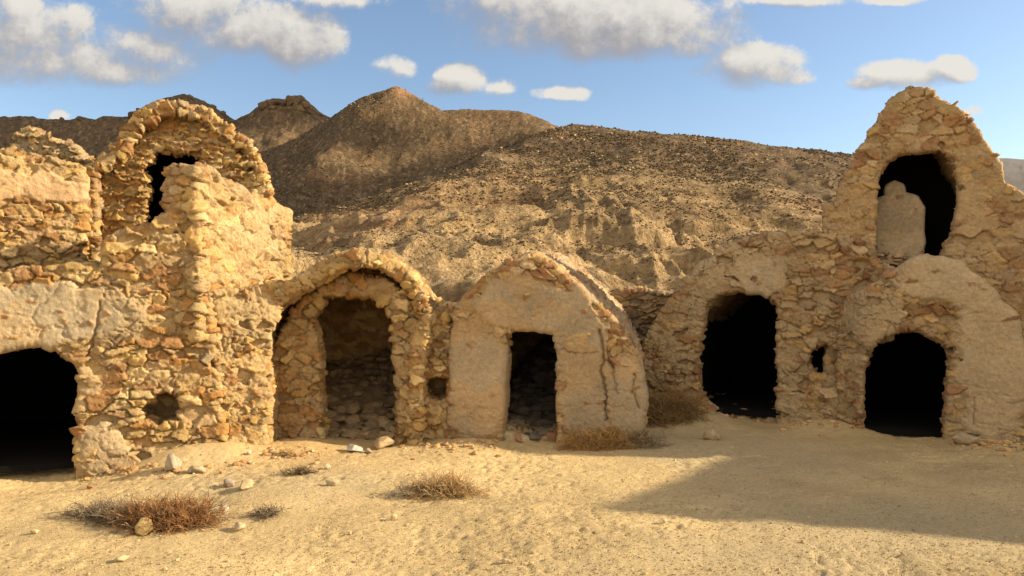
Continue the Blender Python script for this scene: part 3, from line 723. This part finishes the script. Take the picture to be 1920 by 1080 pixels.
def hill_z(a, Yd, detail=True):
    px = CX+F_PX*a
    def crest(pts, Yc): return EYE+(HY-ip(px, pts))/F_PX*Yc
    P = np.stack([a*Yd, Yd, 0*a], 1)
    L = []
    w1_ = (fbm(P/70.+3, 410, 4)-.5); w2_ = (fbm(P/26.+8, 411, 3)-.5)
    sh = w1_*230+w2_*60
    px0 = px
    def crest(pts, Yc, spur=0):
        k = np.clip(np.abs(Yd-Yc)/70., 0, 1)**.8
        return EYE+(HY-ip(px0+sh*k+spur*np.clip((Yc-Yd)/Yc, 0, 1), pts))/F_PX*Yc
    zA = crest(CR_A, 260, 430); t = np.clip((Yd-40)/220., 0, 1)
    A = -.6+(zA+.6)*(.25*t+.75*t**1.35); A = np.where(Yd > 260, zA-(Yd-260)*.42, A); L.append(A)
    zB = crest(CR_B, 430, 800); t = np.clip((Yd-215)/215., 0, 1)
    B = 12+(zB-12)*(.3*t+.7*t**1.9); B = np.where(Yd > 430, zB-(Yd-430)*.4, B); B = np.where(Yd < 215, -40, B); L.append(B)
    zC = crest(CR_C, 640); t = np.clip((Yd-400)/240., 0, 1)
    Cc = 20+(zC-20)*t**1.4; Cc = np.where(Yd > 640, zC-(Yd-640)*.4, Cc); Cc = np.where(Yd < 400, -40, Cc); L.append(Cc)
    zD = crest(CR_D, 560); t = np.clip((Yd-280)/280., 0, 1)
    Dd = 14+(zD-14)*(.35*t+.65*t**1.7); Dd = np.where(Yd > 560, zD-(Yd-560)*.4, Dd); Dd = np.where(Yd < 280, -40, Dd); L.append(Dd)
    z = np.maximum.reduce(L)
    top = np.minimum.reduce([np.clip(np.abs(Yd-c)/w, .12, 1) for c, w in ((260, 60), (430, 60), (640, 60), (560, 60))])
    if not detail: return z
    g1 = ridged(P*np.array([1/62., 1/95., 1])+4, 401, 4)-.55
    wv = np.stack([fbm(P/30., 402, 3), fbm(P/30.+9, 403, 3), 0*a], 1)*.9
    g2 = ridged(P/24.+wv, 404, 5, .55)-.55
    g3 = fbm(P/7., 405, 4)-.5
    g4 = ridged(P/np.array([26., 34., 1.])+wv*.6, 407, 4)-.55
    g5 = fbm(P/2.6, 408, 3, .6)-.5
    low = sst(190, 70, Yd)*sst(30, 52, Yd)
    z = z+g1*(7.5*top)*sst(60, 180, Yd)+g2*(8.0*low+3.0*top)+g3*(2.2*low+.9+.9*sst(330, 450, Yd))+g4*6.0*np.clip(top, .3, 1)*sst(120, 240, Yd)+g5*(.75+.8*sst(330, 450, Yd))
    # ledges of harder rock in the broken ground low down
    st = 3.4; fr_ = (z+g1*5+g3*1.5)/st; k = np.floor(fr_); e = fr_-k
    zt = (k+sst(.30, .72, e))*st-g1*5-g3*1.5
    lw = .5*low*sst(.48, .64, fbm(P/33.+71, 412, 3)); return z*(1-lw)+zt*lw
nA, nY = 860, 560
aa = (np.linspace(-420, 2380, nA)-CX)/F_PX
yd = np.geomspace(34, 760, nY)
A_, Y_ = np.meshgrid(aa, yd, indexing='ij'); A_ = A_.ravel(); Y_ = Y_.ravel()
hz = hill_z(A_, Y_)
P = np.stack([A_*Y_, Y_, hz], 1)
bare = sst(.46, .60, fbm(P/np.array([26., 26., 9.]), 420, 5))
lowc = sst(215, 80, Y_+50*(fbm(P/25.+5, 425, 4)-.5))
t_hi = np.array([.125, .082, .042]); t_lo = np.array([.305, .20, .092]); t_red = np.array([.24, .125, .058]); t_dk = np.array([.07, .047, .025])
tone = t_hi[None]*(1-lowc)[:, None]+t_lo[None]*lowc[:, None]
rd = (sst(.52, .7, fbm(P/18.+33, 421, 4))*(.25+.5*lowc))[:, None]; tone = tone*(1-rd)+t_red*rd
scr = sst(.50, .62, fbm(P/np.array([2.4, 3.5, 3.]), 422, 4, .65))*(1-.75*bare*lowc)*(.75-.2*lowc)
tone = tone*(1-scr[:, None])+t_dk*scr[:, None]
st = sst(.6, .7, fbm(P/np.array([1.4, 2.2, 2.])+50, 423, 3))*.4
tone = tone*(1-st[:, None])+np.array([.34, .25, .145])*st[:, None]
strat = fbm(np.stack([P[:, 0]/60, P[:, 1]/60, (P[:, 2]+2.5*fbm(P/20., 430, 3))/1.1], 1), 431, 3)
sb = (sst(.50, .60, strat)*lowc*.55)[:, None]; tone = tone*(1-sb)+np.array([.40, .275, .14])*sb       # pale harder beds
sd = (sst(.50, .40, strat)*lowc*.40)[:, None]; tone = tone*(1-sd)+np.array([.14, .088, .044])*sd
cap = (sst(.7, .9, fbm(P/6., 424, 3))*0+sst(12, 3, np.abs(Y_-430)+np.abs((A_*F_PX+CX)-750)*.25))[:, None]*.7
tone = tone*(1-cap)+np.array([.36, .19, .10])*cap
ii = np.arange(nA*nY).reshape(nA, nY)
Q = np.stack([ii[:-1, :-1], ii[1:, :-1], ii[1:, 1:], ii[:-1, 1:]], -1).reshape(-1, 4)
tag(mesh_obj('hills', P, Q, M_HILL, col=tone), kind='structure')
print('hills %.1fs' % (time.time()-T0))
def hit(px, y):
    a = (px-CX)/F_PX; Yd = np.arange(60., 760., 1.)
    zz = hill_z(np.full(len(Yd), a), Yd, False); k = np.argmax(zz >= EYE+(HY-y)/F_PX*Yd)
    return a*Yd[k], Yd[k], zz[k]
# scrub and boulders dotted over the slopes, past counting
def dots(name, n, sub, smin, smax2, tone, label, cat, seed, ymax, squash, thr):
    rg = np.random.default_rng(seed)
    a = (rg.uniform(350, 1750, n)-CX)/F_PX; y = 55*(ymax/55)**(rg.random(n)**.62)
    q = fbm(np.stack([a*y/18, y/18, 0*a], 1), seed, 4); k = q+rg.normal(size=n)*.07 > thr
    a, y = a[k], y[k]; zz = hill_z(a, y); n = len(a)
    D, Fc = ICO[sub]; m = len(D)
    s = (smin+(smax2-smin)*rg.random(n)**2.2)
    s = s*np.clip(y/170., .35, 1.4)
    jit = rg.uniform(.6, 1.15, (n, m, 1))
    V = D[None]*jit*s[:, None, None]*np.array([1, 1, squash])
    V = V+np.stack([a*y, y, zz+s*squash*.45], 1)[:, None, :]
    c = np.repeat(np.array(tone)[None]*rg.uniform(.65, 1.35, (n, 1)), m, 0)
    Fa = (Fc[None]+(np.arange(n)*m)[:, None, None]).reshape(-1, 3)
    return tag(mesh_obj(name, V.reshape(-1, 3), Fa, M_SCRUB, col=c, smooth=False), label, cat, kind='stuff')
dots('scrub', 120000, 1, .09, .36, (.075, .052, .027), 'low dark scrub dotted over the hillside', 'scrub', 501, 430, .7, .44)
dots('boulders', 16000, 1, .10, .45, (.33, .235, .125), 'pale boulders strewn over the hillside', 'boulders', 502, 430, .75, .50)
items = []
for x, y, r in ((496, 196, 4), (506, 190, 4.5), (520, 192, 4), (534, 193, 4), (546, 192, 4.5), (556, 186, 6.5), (564, 187, 6.5), (572, 196, 4), (588, 206, 2.2), (602, 213, 2.2), (512, 200, 3), (528, 202, 3), (545, 203, 3.5), (562, 203, 4), (580, 210, 2)):
    p = hit(x, y+3); items.append(((p[0], p[1]-1, p[2]-r*.2), (r, r, r*.8), 4, np.array([.15, .10, .055])*rng.uniform(.8, 1.15)))
tag(rock_pile('rock_outcrop', items, M_HILL), 'knobbly brown rock outcrop crowning the flat-topped summit left of the main peak', 'rock')
items = []
for k in range(26):
    x = rng.uniform(-30, 460); y = ip(x, CR_D)+rng.uniform(1, 7); p = hit(x, y+2); r = rng.uniform(1.2, 3.2)
    items.append(((p[0], p[1], p[2]), (r*1.4, r, r), 3, np.array([.13, .09, .055])*rng.uniform(.8, 1.2)))
tag(rock_pile('rock_outcrop', items, M_HILL), 'broken dark rim rocks along the far left ridge', 'rock', kind='stuff')
# far table land
px = np.linspace(-1500, 4300, 400); a = (px-CX)/F_PX
prof = ip(px, [(-1500, 300), (900, 300), (1500, 290), (1570, 287), (1650, 285), (1760, 284), (1890, 284), (1925, 285), (2100, 290), (2600, 300), (4300, 320)])
rows = []
for Yd, fr_ in ((2300, 0), (2500, .35), (2620, .62), (2700, .8), (2730, .97), (2800, 1.), (3300, 1.02)):
    nz = (fbm(np.stack([px/40., px*0+Yd/200., px*0], 1), 600, 4)-.5)*14*(1-abs(fr_-.5)*1.4)
    rows.append(np.stack([a*2700*(Yd/2700), px*0+Yd+nz*6, -5+((HY-prof)/F_PX*2700)*fr_+nz*(fr_ > 0)*(fr_ < .9)], 1))
V = np.concatenate(rows); ii = np.arange(len(V)).reshape(len(rows), len(px))
Q = np.stack([ii[:-1, :-1], ii[:-1, 1:], ii[1:, 1:], ii[1:, :-1]], -1).reshape(-1, 4)
M_FAR = mat_toned('far_tableland', bump=.8, bdist=8, s1=.012, s2=.06, base=(.16, .15, .15), var=.2)  # distance haze and cloud shade are put into this grey base
tag(mesh_obj('far_plateau', V, Q, M_FAR), kind='structure')

# ------------------------------------------------------------------ light, sky
el, az = rad(SUN_EL), rad(SUN_AZ)
S = np.array([math.cos(el)*math.cos(az), math.cos(el)*math.sin(az), math.sin(el)])
from mathutils import Vector
sl = bpy.data.lights.new('sun', 'SUN'); sl.energy = 4.6; sl.angle = rad(.8); sl.color = (1.0, .845, .595)
so = bpy.data.objects.new('sun', sl); C.objects.link(so)
so.rotation_euler = Vector(tuple(-S)).to_track_quat('-Z', 'Y').to_euler(); so.location = (20, 0, 20)

# unseen clouds beyond the right edge, shaped and placed to shade the hills
def cloud(pts, dist, thick, label):
    """pts: ground points under the shadow; the cloud floats up the sun's way above them"""
    Vs, Fs, o = [], [], 0
    for (x, y, z, r) in pts:
        D, Fc = ICO[3]
        n = fbm(D*1.6+x*.1, 700, 4)
        V = D*(r*(.55+.9*n))[:, None]*np.array([1.0, 1.0, thick])
        Vs.append(V+np.array([x, y, z])+S*dist); Fs.append(Fc+o); o += len(V)
    M = mat_toned('cloud_white', bump=0, base=(.8, .8, .8), var=.02) if 'cloud_white' not in bpy.data.materials else bpy.data.materials['cloud_white']
    return tag(mesh_obj('cloud', np.concatenate(Vs), np.concatenate(Fs), M), label, 'cloud', kind='stuff')
cloud([(*hit(x, y), r) for x, y, r in ((560, 418, 11), (600, 402, 11), (650, 380, 11), (700, 360, 11), (750, 342, 10), (800, 324, 10), (850, 306, 9), (900, 288, 9), (950, 270, 8), (1000, 254, 7))], 800, .8, 'small drawn-out cloud added beyond the right edge to shade the flank of the hill')
cloud([(*hit(x, y), r) for x, y, r in ((-60, 260, 60), (100, 245, 55), (250, 240, 50), (380, 240, 45), (480, 230, 38), (540, 215, 24), (545, 300, 18), (500, 330, 24), (450, 380, 26))], 1700, .6, 'broad cloud beyond the right edge, shading the left ridge')

wd = bpy.data.worlds.new('World'); bpy.context.scene.world = wd; wd.use_nodes = True
nt = wd.node_tree; nt.nodes.clear(); Lk = nt.links.new
SKY_S, CL_S, BACK_S = .088, .39, .86
sky = N(nt, 'ShaderNodeTexSky', sky_type='NISHITA', sun_disc=False); sky.sun_elevation = el; sky.sun_rotation = rad(90)-az
sky.air_density = 1.0; sky.dust_density = .9; sky.ozone_density = 1.2; sky.altitude = 500
bg = N(nt, 'ShaderNodeBackground'); bg.inputs['Strength'].default_value = SKY_S; Lk(sky.outputs[0], bg.inputs['Color'])
# cloud cover: clumps in chosen directions, edges broken by noise
BL = [(40, 60, 120, 70, 1.), (70, 115, 170, 48, 1.), (-80, 60, 120, 110, 1.), (230, 138, 95, 24, .75), (280, 105, 100, 40, .34), (390, 20, 120, 40, .72), (480, 55, 140, 46, 1.), (560, 82, 78, 44, 1.), (735, 126, 38, 24, .5),
      (870, 150, 52, 32, 1.), (845, 165, 40, 16, .7), (935, 165, 34, 14, .3), (930, 5, 130, 42, .85), (1090, 36, 230, 62, 1.), (1160, 72, 190, 40, .95), (1290, 92, 60, 26, .95), (1415, 126, 96, 38, 1.), (1460, 142, 66, 20, .9), (1330, 135, 40, 16, .45), (1700, 140, 90, 26, .9),
      (1785, 132, 46, 28, 1.), (1625, 155, 42, 15, .9), (1050, 176, 50, 14, .5), (112, 217, 22, 14, .62), (1826, 207, 20, 10, .45), (1500, -4, 70, 12, .4), (1660, -2, 60, 9, .35), (650, 0, 80, 14, .3)]
gt = bpy.data.node_groups.new('cloud_cover', 'ShaderNodeTree')
gt.interface.new_socket('P', in_out='INPUT', socket_type='NodeSocketVector'); gt.interface.new_socket('Density', in_out='OUTPUT', socket_type='NodeSocketFloat'); gt.interface.new_socket('Bulk', in_out='OUTPUT', socket_type='NodeSocketFloat')
gi = N(gt, 'NodeGroupInput'); go = N(gt, 'NodeGroupOutput'); GL = gt.links.new
ns = N(gt, 'ShaderNodeTexNoise', i_Scale=7., i_Detail=10., i_Roughness=.66); GL(gi.outputs[0], ns.inputs['Vector'])
cur = None
for (x, y, rx, ry, w) in BL:
    rx, ry = (rx*1.1, ry*1.12) if rx > 65 else (rx*.9, ry*.92)
    s = N(gt, 'ShaderNodeVectorMath', operation='SUBTRACT'); GL(gi.outputs[0], s.inputs[0]); s.inputs[1].default_value = ((x-CX)/F_PX, 0, (HY-y)/F_PX)
    d = N(gt, 'ShaderNodeVectorMath', operation='MULTIPLY'); GL(s.outputs[0], d.inputs[0]); d.inputs[1].default_value = (F_PX/rx, 0, F_PX/ry)
    e = N(gt, 'ShaderNodeVectorMath', operation='DOT_PRODUCT'); GL(d.outputs[0], e.inputs[0]); GL(d.outputs[0], e.inputs[1])
    w = w*(.86 if rx < 65 else 1)
    m = N(gt, 'ShaderNodeMath', operation='MULTIPLY_ADD', i_1=-w, i_2=w); GL(e.outputs['Value'], m.inputs[0])
    if cur is None: cur = m.outputs[0]
    else:
        q = N(gt, 'ShaderNodeMath', operation='SMOOTH_MAX', i_2=.25); GL(cur, q.inputs[0]); GL(m.outputs[0], q.inputs[1]); cur = q.outputs[0]
n2 = N(gt, 'ShaderNodeMath', operation='MULTIPLY_ADD', i_1=4.3, i_2=-2.05); GL(ns.outputs['Fac'], n2.inputs[0])
ad = N(gt, 'ShaderNodeMath', operation='ADD'); GL(cur, ad.inputs[0]); GL(n2.outputs[0], ad.inputs[1])
GL(ad.outputs[0], go.inputs[0]); GL(ad.outputs[0], go.inputs[1])
tc = N(nt, 'ShaderNodeTexCoord'); sx = N(nt, 'ShaderNodeSeparateXYZ'); Lk(tc.outputs['Generated'], sx.inputs[0])
ym = N(nt, 'ShaderNodeMath', operation='MAXIMUM', i_1=.02); Lk(sx.outputs['Y'], ym.inputs[0])
dx = N(nt, 'ShaderNodeMath', operation='DIVIDE'); Lk(sx.outputs['X'], dx.inputs[0]); Lk(ym.outputs[0], dx.inputs[1])
dz = N(nt, 'ShaderNodeMath', operation='DIVIDE'); Lk(sx.outputs['Z'], dz.inputs[0]); Lk(ym.outputs[0], dz.inputs[1])
cb = N(nt, 'ShaderNodeCombineXYZ'); Lk(dx.outputs[0], cb.inputs['X']); Lk(dz.outputs[0], cb.inputs['Z'])
def cover(off):
    v = N(nt, 'ShaderNodeVectorMath', operation='ADD'); Lk(cb.outputs[0], v.inputs[0]); v.inputs[1].default_value = off
    g = N(nt, 'ShaderNodeGroup'); g.node_tree = gt; Lk(v.outputs[0], g.inputs[0]); return g.outputs
d0, b0 = cover((0, 0, 0))[:2]; b1 = cover((.014, 0, .022))[1]
df = N(nt, 'ShaderNodeMath', operation='SUBTRACT'); Lk(b0, df.inputs[0]); Lk(b1, df.inputs[1])
lit = N(nt, 'ShaderNodeMapRange', interpolation_type='SMOOTHSTEP'); Lk(df.outputs[0], lit.inputs['Value'])
lit.inputs['From Min'].default_value = -.55; lit.inputs['From Max'].default_value = 1.15
# sunny tops end crisply, shaded undersides dissolve
wmx = N(nt, 'ShaderNodeMapRange'); Lk(lit.outputs[0], wmx.inputs['Value']); wmx.inputs['To Min'].default_value = 1.5; wmx.inputs['To Max'].default_value = .34
mr0 = N(nt, 'ShaderNodeMapRange', interpolation_type='SMOOTHSTEP'); Lk(b0, mr0.inputs['Value']); mr0.inputs['From Min'].default_value = -.3; Lk(wmx.outputs[0], mr0.inputs['From Max'])
d0 = mr0.outputs[0]
mx = N(nt, 'ShaderNodeMix', data_type='RGBA'); Lk(lit.outputs[0], mx.inputs['Factor'])
mx.inputs['A'].default_value = (.46, .435, .44, 1); mx.inputs['B'].default_value = (1.0, .95, .86, 1)
bg2 = N(nt, 'ShaderNodeBackground'); bg2.inputs['Strength'].default_value = CL_S; Lk(mx.outputs['Result'], bg2.inputs['Color'])
# behind the camera: warm cloud glow added to brighten the shaded walls
nb = N(nt, 'ShaderNodeTexNoise', i_Scale=2.2, i_Detail=6., i_Roughness=.55); Lk(tc.outputs['Generated'], nb.inputs['Vector'])
rb = N(nt, 'ShaderNodeMapRange', interpolation_type='SMOOTHSTEP'); Lk(nb.outputs['Fac'], rb.inputs['Value']); rb.inputs['From Min'].default_value = .40; rb.inputs['From Max'].default_value = .56
bk = N(nt, 'ShaderNodeMapRange', interpolation_type='SMOOTHSTEP'); Lk(sx.outputs['Y'], bk.inputs['Value'])
bk.inputs['From Min'].default_value = .0; bk.inputs['From Max'].default_value = -.25
fb = N(nt, 'ShaderNodeMath', operation='MULTIPLY'); Lk(rb.outputs[0], fb.inputs[0]); Lk(bk.outputs[0], fb.inputs[1])
bg3 = N(nt, 'ShaderNodeBackground', i_Strength=BACK_S); bg3.inputs['Color'].default_value = (1.0, .86, .65, 1)
up = N(nt, 'ShaderNodeMath', operation='GREATER_THAN', i_1=.03); Lk(sx.outputs['Y'], up.inputs[0])
fac = N(nt, 'ShaderNodeMath', operation='MULTIPLY'); Lk(d0, fac.inputs[0]); Lk(up.outputs[0], fac.inputs[1])
f9 = N(nt, 'ShaderNodeMath', operation='MULTIPLY', i_1=.95); Lk(fac.outputs[0], f9.inputs[0])
ms = N(nt, 'ShaderNodeMixShader'); Lk(f9.outputs[0], ms.inputs[0]); Lk(bg.outputs[0], ms.inputs[1]); Lk(bg2.outputs[0], ms.inputs[2])
m2 = N(nt, 'ShaderNodeMixShader'); Lk(fb.outputs[0], m2.inputs[0]); Lk(ms.outputs[0], m2.inputs[1]); Lk(bg3.outputs[0], m2.inputs[2])
wo = N(nt, 'ShaderNodeOutputWorld'); Lk(m2.outputs[0], wo.inputs[0])

# ------------------------------------------------------------------ camera
cd = bpy.data.cameras.new('camera'); co = bpy.data.objects.new('camera', cd); C.objects.link(co)
cd.sensor_fit = 'HORIZONTAL'; cd.sensor_width = 36; cd.lens = F_PX/1920*36; cd.shift_y = (HY-540)/1920
cd.clip_start = .05; cd.clip_end = 20000
co.location = (0, 0, EYE); co.rotation_euler = (rad(90), 0, 0)
sc = bpy.context.scene; sc.camera = co
sc.view_settings.view_transform = 'Standard'; sc.view_settings.look = 'None'; sc.view_settings.gamma = 1; sc.view_settings.exposure = 1.1
sc.render.engine = 'CYCLES'; sc.cycles.max_bounces = 6; sc.cycles.diffuse_bounces = 4; sc.cycles.use_denoising = True
print('script %.1fs' % (time.time()-T0))
